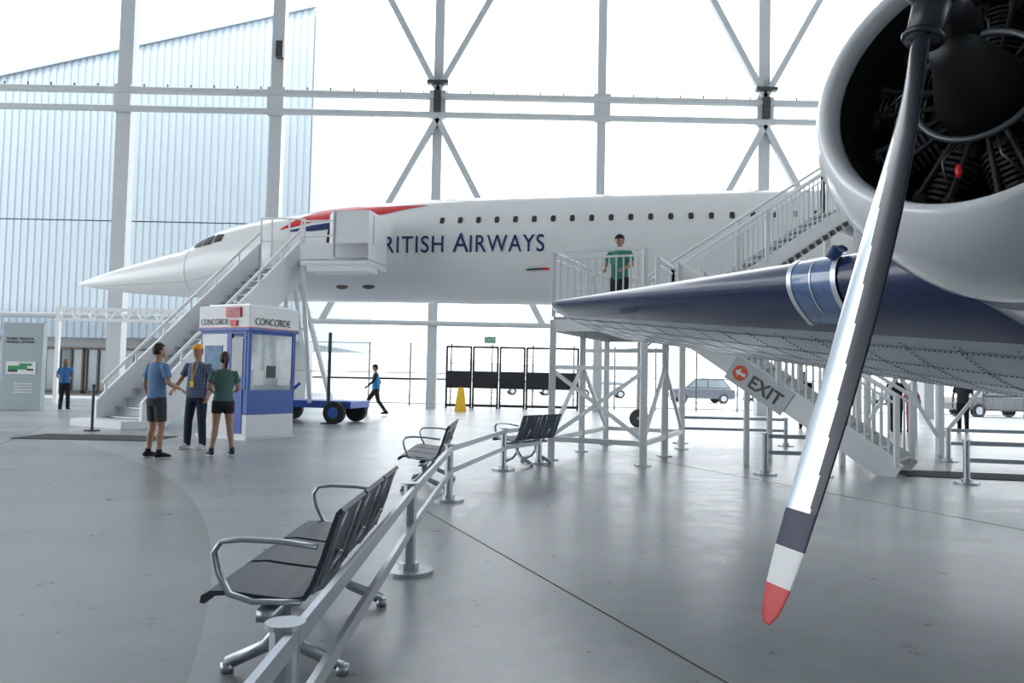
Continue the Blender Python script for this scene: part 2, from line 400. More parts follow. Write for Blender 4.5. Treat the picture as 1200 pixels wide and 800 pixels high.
for s in(8.7,10.7):
    for y in(-3.05,-1.5): mb.cyl(cw(s,y-.1,.31),cw(s,y+.1,.31),.31,24)
mb.make('trailer_wheels',RUB,bs,bevel=.03)
mb=MB()
for s in(8.7,10.7): mb.cyl(cw(s,-3.17,.31),cw(s,-3.14,.31),.15,16)
mb.make('wheel_hubs',BLUE,bs)
MB().cyl((-5.0,21.9,0),(-5.0,21.9,2.5),.05).cyl((-5.0,21.9,0),(-5.0,21.9,.03),.2).make('steel_post',DARK)

# ---------------------------------------------------------------- kiosk
KM=Matrix.Translation((-5.3,16.05,0))@Matrix.Rotation(math.atan2(-.49,.87),4,'Z')
kk=empty('information_kiosk',M=KM); KX,KY=1.42,1.28
def kb(name,lst,m,bev=0):
    mb=MB()
    for x0,x1,y0,y1,z0,z1 in lst: mb.box(((x0+x1)/2,(y0+y1)/2,(z0+z1)/2),(x1-x0,y1-y0,z1-z0))
    return mb.make(name,m,kk,world=False,bevel=bev)
kb('base',[(-KX,0,0,KY,0,.5)],WHITE,.01)
kb('plinth',[(-KX-.03,.03,-.03,KY+.03,0,.06)],GREYM)
kb('blue_frame',[(-KX,0,0,KY,.5,1.0),(-.08,0,0,.08,1,2.2),(-.08,0,KY-.08,KY,1,2.2),(-KX,-KX+.06,0,.06,1,2.2),(-KX,-KX+.08,KY-.08,KY,1,2.2),(-KX,0,0,KY,2.14,2.2),(-.62,-.5,-.005,.06,1,2.2),(-.14,-.06,-.01,.05,1,2.2)],BLUE,.005)
kb('header',[(-KX-.04,.04,-.04,KY+.04,2.24,2.72)],WHITE,.02)
kb('blue_stripe',[(-KX-.05,.05,-.05,KY+.05,2.2,2.25)],BLUE)
kb('red_stripe',[(-KX-.045,.045,-.045,KY+.045,2.26,2.275)],RED)
kb('door_panel',[(-.5,-.14,-.015,.03,.12,1.25)],BLUE); kb('door_window',[(-.48,-.16,-.01,.02,1.25,2.05)],GLASS)
kb('side_panel',[(-KX+.06,-.62,-.01,.03,.5,2.14)],WHITE)
kb('poster',[(-KX+.15,-.75,-.025,-.01,1.2,1.9)],mat('poster_print',(.12,.25,.4),.5,0,.6,6))
kb('front_window',[(-.035,-.015,.08,KY-.08,1.0,2.14)],mat('kiosk_glass',(.42,.5,.53),.08,0,.4,3,coat=.6))
kb('window_notices',[(-.012,-.004,.12,.42,1.1,1.4),(-.012,-.004,.8,1.15,1.1,1.25)],WHITE)
kb('interior_monitor',[(-.012,-.006,.5,.75,1.25,1.5)],DARK)
kb('red_sign',[(-.62,-.2,-.075,-.045,2.48,2.68),(-.5,-.3,-.075,-.045,2.3,2.42)],RED)
kb('roof',[(-KX+.1,-.1,.1,KY-.1,2.7,2.76)],GREYM)
text('kiosk_name_left','CONCORDE',.17,KM@frame((-KX+.03,-.052,2.33),(1,0,0),(0,0,1)),DARK,kk,.002,sx=.85)
text('kiosk_name_right','CONCORDE',.2,KM@frame((.052,.1,2.33),(0,1,0),(0,0,1)),DARK,kk,.002,sx=.85)
text('red_sign_text','BOARDING\nCONCORDE',.085,KM@frame((-.6,-.08,2.6),(1,0,0),(0,0,1)),WHITE,kk,.002,sx=.8)

sg=empty('information_sign',(-15.6,25.5,0))
MB().box((-15.6,25.5,1.4),(1.3,.25,2.8)).make('sign_panel',mat('sign_grey',(.42,.48,.51),.5),sg,bevel=.02)
mb=MB(); mb.box((-15.6,25.36,1.35),(.95,.02,.4)); mb.make('sign_graphic',WHITE,sg)
MB().box((-15.7,25.345,1.36),(.6,.01,.12)).box((-15.45,25.345,1.46),(.4,.01,.08)).make('sign_green',GREEN,sg)
MB().box((-15.85,25.345,1.26),(.3,.01,.08)).box((-15.3,25.345,1.3),(.2,.01,.06)).make('sign_dark_shape',DARK,sg)
text('sign_heading','THANK YOU FOR\nHELPING US PLAN',.11,frame((-16.12,25.36,2.25),(1,0,0),(0,0,1)),DARK,sg)
mb=MB()
for k in range(4): mb.box((-15.5,25.36,.85-.09*k),(.6,.01,.03))
mb.make('sign_lines',WHITE,sg)
MB().box((-8.2,15.9,.006),(2.7,1.2,.012)).make('floor_mat',RUB)
MB().box((7.1,12.3,.006),(2.1,.9,.012),rz=-.2).make('floor_mat',RUB)
stn=empty('belt_post',(-9.2,17.6,0)); MB().cyl((-9.2,17.6,0),(-9.2,17.6,.03),.17,20).cyl((-9.2,17.6,.02),(-9.2,17.6,1.0),.03).cyl((-9.2,17.6,.95),(-9.2,17.6,1.02),.04).make('post',DARK,stn)

# ---------------------------------------------------------------- benches
def seat_mat():
    m=mat('perforated_seat',(.03,.037,.045),.5,0); nt=m.node_tree; b=nt.nodes['Principled BSDF']; b.inputs['Specular IOR Level'].default_value=.5
    tc=nt.nodes.new('ShaderNodeTexCoord'); vv=nt.nodes.new('ShaderNodeTexVoronoi'); vv.inputs['Scale'].default_value=60; vv.inputs['Randomness'].default_value=0
    nt.links.new(tc.outputs['Object'],vv.inputs['Vector']); r=nt.nodes.new('ShaderNodeValToRGB'); r.color_ramp.elements[0].position=.25; r.color_ramp.elements[1].position=.34
    r.color_ramp.elements[0].color=(.008,.010,.014,1); r.color_ramp.elements[1].color=(.05,.066,.085,1); nt.links.new(vv.outputs['Distance'],r.inputs[0]); nt.links.new(r.outputs[0],b.inputs['Base Color'])
    return m
SEAT=seat_mat()
def bench(loc,rz,n=3):
    e=empty('waiting_bench',loc,rz); P=.56; L=n*P
    fr=MB(); se=MB(); ar=MB()
    fr.beam((-.25,.0,.34),(-.25,L,.34),.07,.05)
    for y in(.3,L-.3):
        fr.tube([(-.25,y,.33),(-.25,y,.22),(-.33,y,.12),(-.5,y,.04)],[(.022,.03)]*4,ref=(0,1,0),n=8)
        fr.tube([(-.25,y,.33),(-.25,y,.22),(-.17,y,.12),(.02,y,.04)],[(.022,.03)]*4,ref=(0,1,0),n=8)
        fr.cyl((-.5,y,0),(-.5,y,.045),.03); fr.cyl((.02,y,0),(.02,y,.045),.03)
    for i in range(n):
        y0=i*P+.02;y1=(i+1)*P-.02
        prof=[(-.53,.385),(-.525,.415),(-.49,.435),(-.42,.44),(-.3,.425),(-.16,.41),(-.10,.42),(-.07,.47),(-.03,.58),(.0,.68),(.03,.77),(.05,.79)]
        vs=[];fs=[]
        T=.022
        for k,(x,z) in enumerate(prof):
            a_=prof[max(k-1,0)];b_=prof[min(k+1,len(prof)-1)]
            t=V((b_[0]-a_[0],b_[1]-a_[1])).normalized(); nn=V((t.y,-t.x))
            for yy in(y0,y1):
                vs.append((x,yy,z)); vs.append((x+nn.x*T,yy,z+nn.y*T))
        for k in range(len(prof)-1):
            o=4*k; fs+=[(o,o+4,o+6,o+2),(o+1,o+3,o+7,o+5),(o,o+1,o+5,o+4),(o+2,o+6,o+7,o+3)]
        fs+=[(0,2,3,1)]; o=4*(len(prof)-1); fs+=[(o,o+1,o+3,o+2)]
        se.add(vs,fs)
        fr.tube([(-.45,(y0+y1)/2,.39),(-.12,(y0+y1)/2,.37),(0,(y0+y1)/2,.56)],.015,n=6)
        for yy in(y0+.1,y1-.1):
            fr.tube([(-.06,yy,.44),(.02,yy,.68),(.05,yy,.76)],.012,ref=(0,1,0),n=6)
    for y in(0,L):
        pts=[(-.1,y,.40),(-.3,y,.40),(-.40,y,.43),(-.45,y,.52),(-.47,y,.60),(-.44,y,.645),(-.36,y,.655),(-.2,y,.65),(-.04,y,.63)]
        ar.tube(pts,[(.024,.012)]*len(pts),ref=(0,1,0),n=8)
    fr.make('frame',ALUR,e,world=False,smooth=True); se.make('seats',SEAT,e,world=False); ar.make('armrests',ALUR,e,world=False,smooth=True)
    return e
bench((-.755,3.36,0),0)
bench((-.76,9.2,0),0)
bench((.15,12.1,0),math.radians(-35),2)

# ---------------------------------------------------------------- low barrier
def barrier(pts,name='low_barrier'):
    e=empty(name,(pts[0][0],pts[0][1],0)); mb=MB(); ba=MB()
    for i,p in enumerate(pts):
        ba.cyl((p[0],p[1],0),(p[0],p[1],.025),.17,24)
        mb.cyl((p[0],p[1],.02),(p[0],p[1],.60),.045,16); ba.cyl((p[0],p[1],.60),(p[0],p[1],.615),.06,20)
        mb.cyl((p[0],p[1],.02),(p[0],p[1],.07),.07,16)
        if i:
            q=pts[i-1]
            for z in(.57,.33): mb.beam((q[0]+.03,q[1],z),(p[0]+.03,p[1],z),.025,.06)
    mb.make('posts_and_rails',ALUR,e); ba.make('bases',GREYM,e,smooth=False)
barrier([(-.62,-.8),(-.655,2.4),(-.68,5.55),(-.66,8.77),(-.09,11.8),(.47,12.8)])
barrier([(3.75,17.6),(6.0,17.4)])
barrier([(3.8,11.9),(4.6,11.8)])
barrier([(6.45,11.3),(9.2,10.6),(12,10)])
barrier([(8.0,14.6),(12.5,14)])

# ---------------------------------------------------------------- access platform with stairs
ac=empty('aircraft_access_platform',(2,14.8,0))
mb=MB(); tr=MB(); hz=MB()
A=V((.69,13.4,0));B=V((2.12,12.75,0));C=V((3.45,16.1,0));D=V((2.0,16.75,0)); FZ=2.35
def up(p,z): return V((p.x,p.y,z))
def railing(p,q,h=1.1,sp=.12,post=.07,r=.024):
    p=V(p);q=V(q); L=(q-p).length; hz_=V((0,0,h))
    mb.beam(p,p+hz_,post); mb.beam(q,q+hz_,post); mb.beam(p+hz_,q+hz_,.06,.05); mb.beam(p+V((0,0,.1)),q+V((0,0,.1)),.04)
    mb.beam(p+V((0,0,h-.12)),q+V((0,0,h-.12)),.03)
    n=int(L/sp)
    for i in range(1,n):
        c=p.lerp(q,i/n); mb.beam(c+V((0,0,.1)),c+V((0,0,h-.1)),r)
for p in(A,B,C,D,(A+D)/2,(B+C)/2):
    mb.beam(up(p,0),up(p,FZ),.11); mb.box((p.x,p.y,.01),(.24,.24,.02))
for p,q in((A,B),(B,C),(C,D),(D,A)):
    for z in(.35,FZ-.1): mb.beam(up(p,z),up(q,z),.08,.2 if z>1 else .08)
mb.beam(up((A+D)/2,1.9),up((B+C)/2,1.9),.07)
mb.beam(up(A,.4),up(B,1.5),.06); mb.beam(up(B,.4),up(A,1.5),.06); mb.beam(up(A,1.55),up(B,1.55),.07)
mb.beam(up(A,.4),up((A+D)/2,1.6),.06); mb.beam(up(D,.4),up((A+D)/2,1.6),.06); mb.beam(up(B,.4),up((B+C)/2,1.6),.06); mb.beam(up(C,.4),up((B+C)/2,1.6),.06)
tr.prism([(A.x,A.y),(B.x,B.y),(C.x,C.y),(D.x,D.y)],FZ,FZ+.05)
F=FZ+.05
railing(up(A,F),up(B,F)); railing(up(A,F),up(D,F)); railing(up(D,F),up(C,F))
def flight(p0,p1,wvec,nst):
    p0=V(p0);p1=V(p1);wv=V(wvec)
    for o in(V((0,0,0)),wv):
        mb.beam(p0+o-V((0,0,.12)),p1+o-V((0,0,.12)),.05,.34); railing(p0+o,p1+o,1.05,.13)
        m_=(p0+p1)/2+o; mb.beam(m_,m_+V((0,0,1.05)),.08)
    for i in range(nst):
        c=p0.lerp(p1,(i+.5)/nst)+wv/2; dr=(p1-p0).copy(); dr.z=0; ll=dr.length; dr.normalize()
        tr.box((c.x,c.y,c.z),(ll/nst*1.1,wv.length,.035),rz=math.atan2(dr.y,dr.x))
U0=V((3.0,14.95,F)); U1=V((6.9,15.95,5.0)); uw=V((-.27,1.05,0))
flight(U0,U1,uw,14); UZ=4.95
railing((2.5,13.75,F),(3.0,14.95,F))
tr.prism([(6.9,15.9),(6.63,17.0),(9.6,20.6),(10.8,20.6),(10.8,15.9)],UZ,UZ+.06)
for p in((6.95,16),(6.7,16.95),(8.6,16),(8.4,18.8),(10.7,16),(10.2,20.2)): mb.beam((p[0],p[1],0),(p[0],p[1],UZ),.12)
for z in(1.6,2.9,4.8): 
    mb.beam((6.95,16,z),(8.6,16,z),.08); mb.beam((8.6,16,z),(10.7,16,z),.08); mb.beam((6.7,16.95,z),(8.4,18.8,z),.08)
mb.beam((6.95,16,.3),(8.6,16,2.9),.06); mb.beam((8.6,16,.3),(6.95,16,2.9),.06); mb.beam((8.6,16,.3),(10.7,16,2.9),.06)
railing((6.9,15.95,UZ+.05),(10.8,15.95,UZ+.05)); railing((6.63,17,UZ+.05),(9.6,20.6,UZ+.05))
dv=(U1-U0)
for i in range(26):
    a0=U0+dv*(i/26); a1=U0+dv*((i+.5)/26); off=V((.01,-.04,-.25)); hz.beam(a0+off,a1+off,.05,.09)
L0=V((2.95,14.05,F)); L1=V((5.75,11.9,.15)); lw=V((.66,.86,0))
flight(L0,L1,lw,13)
mb.beam(L0+lw*.5-V((0,0,.1)),V((3,14.9,F-.1)),.06)
for t in(.35,.7):
    p=L0.lerp(L1,t)
    for o in(V((0,0,0)),lw): mb.beam((p.x+o.x,p.y+o.y,0),(p.x+o.x,p.y+o.y,p.z-.1),.08)
tr.prism([(B.x,B.y),(L0.x,L0.y),(L0.x+lw.x,L0.y+lw.y),(3.2,15.6)],FZ,FZ+.05)
mb.make('white_steelwork',SCAF,ac); tr.make('deck_and_treads',mat('deck_grey',(.4,.42,.43),.6,0,.1,10),ac); hz.make('hazard_stripes',mat('brown_black_edge',(.06,.04,.03),.6),ac)
dd=(L1-L0).normalized()
out=V((-.61,-.79,0)).normalized(); base=L0.lerp(L1,.27)+out*.04+V((0,0,-.29))
upd=(V((0,0,1))-dd*dd.z).normalized()
FM=frame(base,dd,upd)
s2=MB(); s2.prism([(-.05,-.1),(1.08,-.1),(1.08,.32),(-.05,.32)],-.01,.005,M=FM); s2.make('direction_sign_plate',mat('sign_plate',(.55,.58,.6),.4),ac)
s3=MB(); s3.prism([(.15+.13*math.cos(2*math.pi*k/24),.11+.13*math.sin(2*math.pi*k/24)) for k in range(24)],.006,.012,M=FM); s3.make('direction_sign_disc',ORANGE,ac)
s4=MB(); s4.prism([(.06,.11),(.14,.19),(.14,.135),(.25,.135),(.25,.085),(.14,.085),(.14,.03)],.012,.016,M=FM); s4.make('direction_sign_arrow',WHITE,ac)
text('direction_sign_text','EXIT',.30,FM@Matrix.Translation((.35,.0,.01)),DARK,ac,.003,bold=.006)

# ---------------------------------------------------------------- propeller plane
pp=empty('propeller_airplane',(3,6,0))
O=V((1.68,2.92,2.525)); h=V((-.70,-.654,.25)).normalized()
e1=h.cross(V((0,0,1))).normalized(); e2=e1.cross(h).normalized()
def rev(name,prof,m,n=64,smooth=True):
    vs=[];fs=[]
    for (b,r) in prof:
        c=O-h*b
        for k in range(n):
            a_=2*math.pi*k/n; vs.append(c+e1*math.cos(a_)*r+e2*math.sin(a_)*r)
    for i in range(len(prof)-1):
        for k in range(n): fs.append((i*n+k,i*n+(k+1)%n,(i+1)*n+(k+1)%n,(i+1)*n+k))
    return MB().add(vs,fs).make(name,m,pp,smooth=smooth)
COWL=mat('cowl_white',(.84,.86,.88),.16,0,.03,3,coat=.8)
lip=[(.5,.515),(.3,.515),(.12,.505),(.04,.51),(.0,.53),(-.012,.55),(.0,.575),(.04,.605),(.1,.635),(.2,.66),(.35,.67),(.55,.665),(.75,.64),(.9,.60)]
rev('engine_cowling',lip,COWL)
rev('cowl_flaps',[(.9,.60),(.91,.58),(1.2,.54),(1.5,.50),(2.2,.42),(3.0,.32),(4.0,.14),(4.2,.02)],COWL)
rev('cowl_lining',[(.05,.502),(.12,.498),(.5,.49),(.52,0.0)],BLACK)
mb=MB(); sil=MB()
for k in range(9):
    a_=2*math.pi*(k+.3)/9; d_=e1*math.cos(a_)+e2*math.sin(a_); c=O-h*.30
    mb.cyl(c+d_*.14,c+d_*.30,.07,12)
    for q in range(9): mb.cyl(c+d_*(.22+.024*q),c+d_*(.232+.024*q),.105-.002*q,14)
    tg=h.cross(d_)
    for sgn in(-1,1):
        mb.cyl(c+d_*.16+h*.1+tg*.03*sgn,c+d_*.42+h*.09+tg*.06*sgn,.012,6)
        mb.sph(c+d_*.43+h*.06+tg*.06*sgn,(.035,.035,.045),8,6)
    sil.tube([c+h*.13+d_*.2,c+h*.16+d_*.3,c+h*.1+d_*.38+tg*.04],.006,n=6)
ENG=mat('engine_black',(.007,.008,.010),.6,.0,.2,12)
mb.make('engine_cylinders',ENG,pp,smooth=False)
rev('crankcase',[(-.22,.0),(-.22,.06),(-.18,.08),(-.08,.10),(.02,.13),(.12,.16),(.3,.18)],mat('crankcase_grey',(.012,.013,.015),.45,.2),32)
sil.torus(O+h*-.10,h,.225,.014); sil.make('ignition_harness',mat('harness_metal',(.10,.11,.12),.4,.6),pp,smooth=True)
MB().sph(O-h*.14+e1*.05-e2*.33,(.014,.014,.028)).make('red_plug_cap',RED,pp,smooth=True)
T=V((.752,2.43,.633))
Hb=O+h*.46+V((.05,0,.06))
b0=(T-Hb); b0=(b0-h*b0.dot(h)); LR=b0.length; b0.normalize()
mb=MB(); mb.cyl(Hb-h*.28,Hb+h*.05,.06,24); mb.sph(Hb+h*.02,(.10,.10,.10),20,12); mb.cyl(Hb+h*.05,Hb+h*.2,.065,24,.05); mb.sph(Hb+h*.2,.05,16,10)
for q in range(3):
    bd=Matrix.Rotation(2*math.pi*q/3,3,h)@b0; mb.cyl(Hb,Hb+bd*.22,.065,20,.055); mb.torus(Hb+bd*.2,bd,.058,.012,20,6)
mb.make('propeller_hub',mat('hub_metal',(.05,.053,.06),.35,.6),pp,smooth=True)
prf=[(.18,.095,.08,60),(.26,.12,.08,55),(.38,.155,.06,48),(.55,.19,.042,42),(.8,.205,.034,36),(1.1,.20,.028,31),(1.4,.178,.022,27),(1.65,.155,.018,24),(1.85,.135,.014,22),(1.97,.11,.011,21),(2.04,.075,.008,20),(2.075,.03,.005,20)]
blade_m=[ALU,mat('prop_black',(.010,.013,.024),.24,.2),mat('tip_navy',(.006,.012,.055),.45),mat('tip_white',(.8,.8,.8),.35),mat('tip_red',(.62,.008,.012),.4)]
for q in range(3):
    bd=Matrix.Rotation(2*math.pi*q/3,3,h)@b0; tg=h.cross(bd).normalized(); vs=[];n=64
    rr=sorted([.18+i*(2.075-.18)/150 for i in range(150)]+[2.066,2.071,2.075])
    for r in rr:
        for i in range(len(prf)-1):
            if r<=prf[i+1][0]+1e-6: break
        t=(r-prf[i][0])/(prf[i+1][0]-prf[i][0]); c_,th,be=[prf[i][k]*(1-t)+prf[i+1][k]*t for k in(1,2,3)]
        be=math.radians(be); cd=tg*math.cos(be)+h*math.sin(be); nd=bd.cross(cd).normalized(); cen=Hb+bd*(r*LR/2.075)+tg*(.03*math.sin(math.pi*r/2.075))
        for k in range(n):
            a_=2*math.pi*k/n; x=math.cos(a_); y=math.sin(a_)
            yy=th/2*(y*(1 if y>0 else .35))*(1+.25*x)
            vs.append(cen+cd*(x*c_/2)+nd*yy)
    fs=[];mi=[]
    for i in range(len(rr)-1):
        r=(rr[i]+rr[i+1])/2
        for k in range(n):
            fs.append((i*n+k,i*n+(k+1)%n,(i+1)*n+(k+1)%n,(i+1)*n+k))
            x=math.cos(2*math.pi*(k+.5)/n); m_=0
            if r>1.96: m_=4
            elif r>1.85: m_=3
            elif r>1.73: m_=2
            elif x>-.75+r*.78: m_=1
            mi.append(m_)
    fs.append(tuple(range(n)));fs.append(tuple((len(rr)-1)*n+k for k in range(n))); mi+=[0,4]
    me=bpy.data.meshes.new('propeller_blade'); me.from_pydata([tuple(v) for v in vs],[],fs)
    for m_ in blade_m: me.materials.append(m_)
    for p,m_ in zip(me.polygons,mi): p.material_index=m_; p.use_smooth=True
    bm=bmesh.new(); bm.from_mesh(me); bmesh.ops.recalc_face_normals(bm,faces=bm.faces); bm.to_mesh(me); bm.free()
    o=bpy.data.objects.new('propeller_blade_%d'%(q+1),me); COL.objects.link(o); o.parent=pp; o.matrix_parent_inverse=PM[pp.name].inverted()
# wing
RIV=mat('riveted_aluminium',(.42,.465,.53),.28,.9,.15,2.5)
LEr=V((2.5,3.9,1.99));LEt=V((.42,11.0,2.38));TEr=V((5.2,6.2,1.14));TEt=V((1.45,11.8,1.99))
stn_=[(-.28,V((4.2,1.95,1.9)),V((6.9,4.1,1.05)),.66)]
for i in range(25):
    f=i/24*.95; stn_.append((f,LEr.lerp(LEt,f),TEr.lerp(TEt,f),.68*(1-f)+.18*f))
for f,cf in((.965,.93),(.98,.82),(.99,.68),(.997,.45),(1.0,.2)):
    l=LEr.lerp(LEt,f);t=TEr.lerp(TEt,f); mid=l.lerp(t,.45); th=.18*math.sqrt(cf)*.9
    stn_.append((f,mid.lerp(l,cf),mid.lerp(t,cf),th*cf))
K=28; vs=[]
xs=[(1-math.cos(math.pi*k/K))/2 for k in range(K+1)]
def af(x): return 5*(.2969*math.sqrt(x)-.126*x-.3516*x*x+.2843*x**3-.1036*x**4)
loop=[(x,1) for x in xs[::-1]]+[(x,-1) for x in xs[1:-1]]
n=len(loop)
def wpt(l,t,th,x,sg_,off=0):
    return l+(t-l)*x+V((0,0,1))*(sg_*(af(max(x,0))*th*(1.15 if sg_>0 else .95)+off))-(t-l).normalized()*off
for f,l,t,th in stn_:
    for x,sg_ in loop: vs.append(wpt(l,t,th,x,sg_))
fs=[]
for i in range(len(stn_)-1):
    for k in range(n): fs.append((i*n+k,i*n+(k+1)%n,(i+1)*n+(k+1)%n,(i+1)*n+k))
fs.append(tuple(range(n)));fs.append(tuple((len(stn_)-1)*n+k for k in range(n)))
me=bpy.data.meshes.new('wing'); me.from_pydata([tuple(v) for v in vs],[],fs)
me.materials.append(RIV); me.materials.append(NAVY)
for i in range(len(stn_)-1):
    for k in range(n):
        x,sg_=loop[k]; x2,s2_=loop[(k+1)%n]; p=me.polygons[i*n+k]; p.use_smooth=True
        xm=(x+x2)/2; lower=(sg_<0 or s2_<0)
        p.material_index=1 if (not lower or xm<.16) else 0
bm=bmesh.new(); bm.from_mesh(me); bmesh.ops.recalc_face_normals(bm,faces=bm.faces); bm.to_mesh(me); bm.free()
wo=bpy.data.objects.new('wing',me); COL.objects.link(wo); wo.parent=pp; wo.matrix_parent_inverse=PM[pp.name].inverted()
# panel seams and rivet rows on the underside
def wl(f,x,off=.003):
    l=LEr.lerp(LEt,f);t=TEr.lerp(TEt,f); return wpt(l,t,.68*(1-f)+.18*f,x,-1,off)
mb=MB(); rv=MB()
for x in(.2,.34,.5,.66,.8,.9):
    for i in range(40):
        f0=i/42;f1=(i+1)/42; mb.add([wl(f0,x),wl(f1,x),wl(f1,x+.003),wl(f0,x+.003)],[(0,1,2,3)])
    for i in range(170):
        p=wl(i/180,x+.012,.001); rv.box(p,(.012,.012,.006))
for k in range(16):
    f=.03+k*.06
    for i in range(24):
        x0=.18+i*.033; mb.add([wl(f,x0),wl(f,x0+.033),wl(f+.001,x0+.033),wl(f+.001,x0)],[(0,1,2,3)])
    for i in range(40): rv.box(wl(f+.005,.18+i*.02,.001),(.012,.012,.006))
mb.make('wing_panel_seams',mat('seam_dark',(.10,.12,.15),.5),pp); rv.make('wing_rivets',mat('rivet_dark',(.16,.18,.22),.5,.5),pp)
def band(name,f0,f1,xu,xl,m,off,nf=10):
    vs=[];fs=[]; seq=[(xu*(1-k/12)**2,1) for k in range(13)]+[(xl*(k/12)**2,-1) for k in range(1,13)]; mm=len(seq)
    for i in range(nf+1):
        f=f0+(f1-f0)*i/nf; l=LEr.lerp(LEt,f);t=TEr.lerp(TEt,f);th=.68*(1-f)+.18*f
        for x,s_ in seq: vs.append(wpt(l,t,th,x,s_,off))
    for i in range(nf):
        for k in range(mm-1): fs.append((i*mm+k,i*mm+k+1,(i+1)*mm+k+1,(i+1)*mm+k))
    MB().add(vs,fs).make(name,m,pp,smooth=True)
band('landing_light_lens',.19,.25,.05,.10,mat('light_lens',(.06,.13,.30),.08,0,.5,12,coat=1),.006)
BR=mat('bright_trim',(.7,.75,.82),.25,.5)
band('landing_light_rim_a',.184,.191,.055,.11,BR,.01,2); band('landing_light_rim_b',.248,.255,.055,.11,BR,.01,2)
band('landing_light_mid_rim',.219,.221,.03,.06,BR,.01,2)
lp=LEr.lerp(LEt,.2)
mb=MB()
for k in range(5): mb.tube([lp+V((.02+.015*k,-.05+.02*k,.12)),lp+V((.05+.015*k,-.07+.02*k,.19)),lp+V((.10+.015*k,-.06+.02*k,.20))],[.03,.028,.015],n=10)
mb.make('blue_vane',mat('blue_strap',(.015,.05,.16),.5),pp)
gp=V((3.05,4.1,.5)); wx=V((-.672,.74,0))
MB().cyl(gp-wx*.16,gp+wx*.16,.5,32).make('main_wheel',RUB,pp,bevel=.06)
MB().beam(gp+wx*.25,gp+wx*.25+V((0,0,1.6)),.09).beam(gp-wx*.25,gp-wx*.25+V((0,0,1.6)),.09).cyl(gp-wx*.26,gp+wx*.26,.05).make('gear_legs',GREYM,pp)

# ---------------------------------------------------------------- people
def skinm(c): return mat('skin',c,.5,0,.05,20)
SK1=skinm((.44,.25,.165))
HAIRD=mat('dark_hair',(.03,.02,.015),.6,0,.4,60,bump=.4); HAIRG=mat('light_hair',(.25,.17,.1),.6,0,.4,60)
EYEW=mat('eye_white',(.8,.8,.78),.3); EYED=mat('eye_dark',(.03,.02,.02),.2); LIP=mat('lip',(.35,.12,.1),.5)
def hand(mb,w,d,nrm,S=1,side=1,curl=.5):
    d=V(d).normalized(); nrm=V(nrm); nrm=(nrm-d*nrm.dot(d)).normalized(); s=d.cross(nrm)*side
    mb.tube([w-d*.02,w+d*.02,w+d*.05,w+d*.088],[(.026,.022),(.033,.017),(.04,.016),(.038,.012)],ref=s,n=10)
    for i,(o,L) in enumerate(((.029,.070),(.010,.079),(-.010,.073),(-.028,.058))):
        p=w+d*.082+s*o; pts=[p-d*.01]; a=curl*.35
        for q,fr_ in enumerate((.45,.3,.25)):
            dr=d*math.cos(a)+nrm*math.sin(a); p=p+dr*L*fr_; pts.append(p); a+=curl*.8
        mb.tube(pts,[.0095,.0088,.008,.006],ref=s,n=8)
    p=w+d*.025+s*.03
    mb.tube([p-s*.008,p+s*.022+d*.02+nrm*.006,p+s*.034+d*.045+nrm*.015,p+s*.034+d*.066+nrm*.024],[.012,.011,.0095,.007],ref=nrm,n=8)
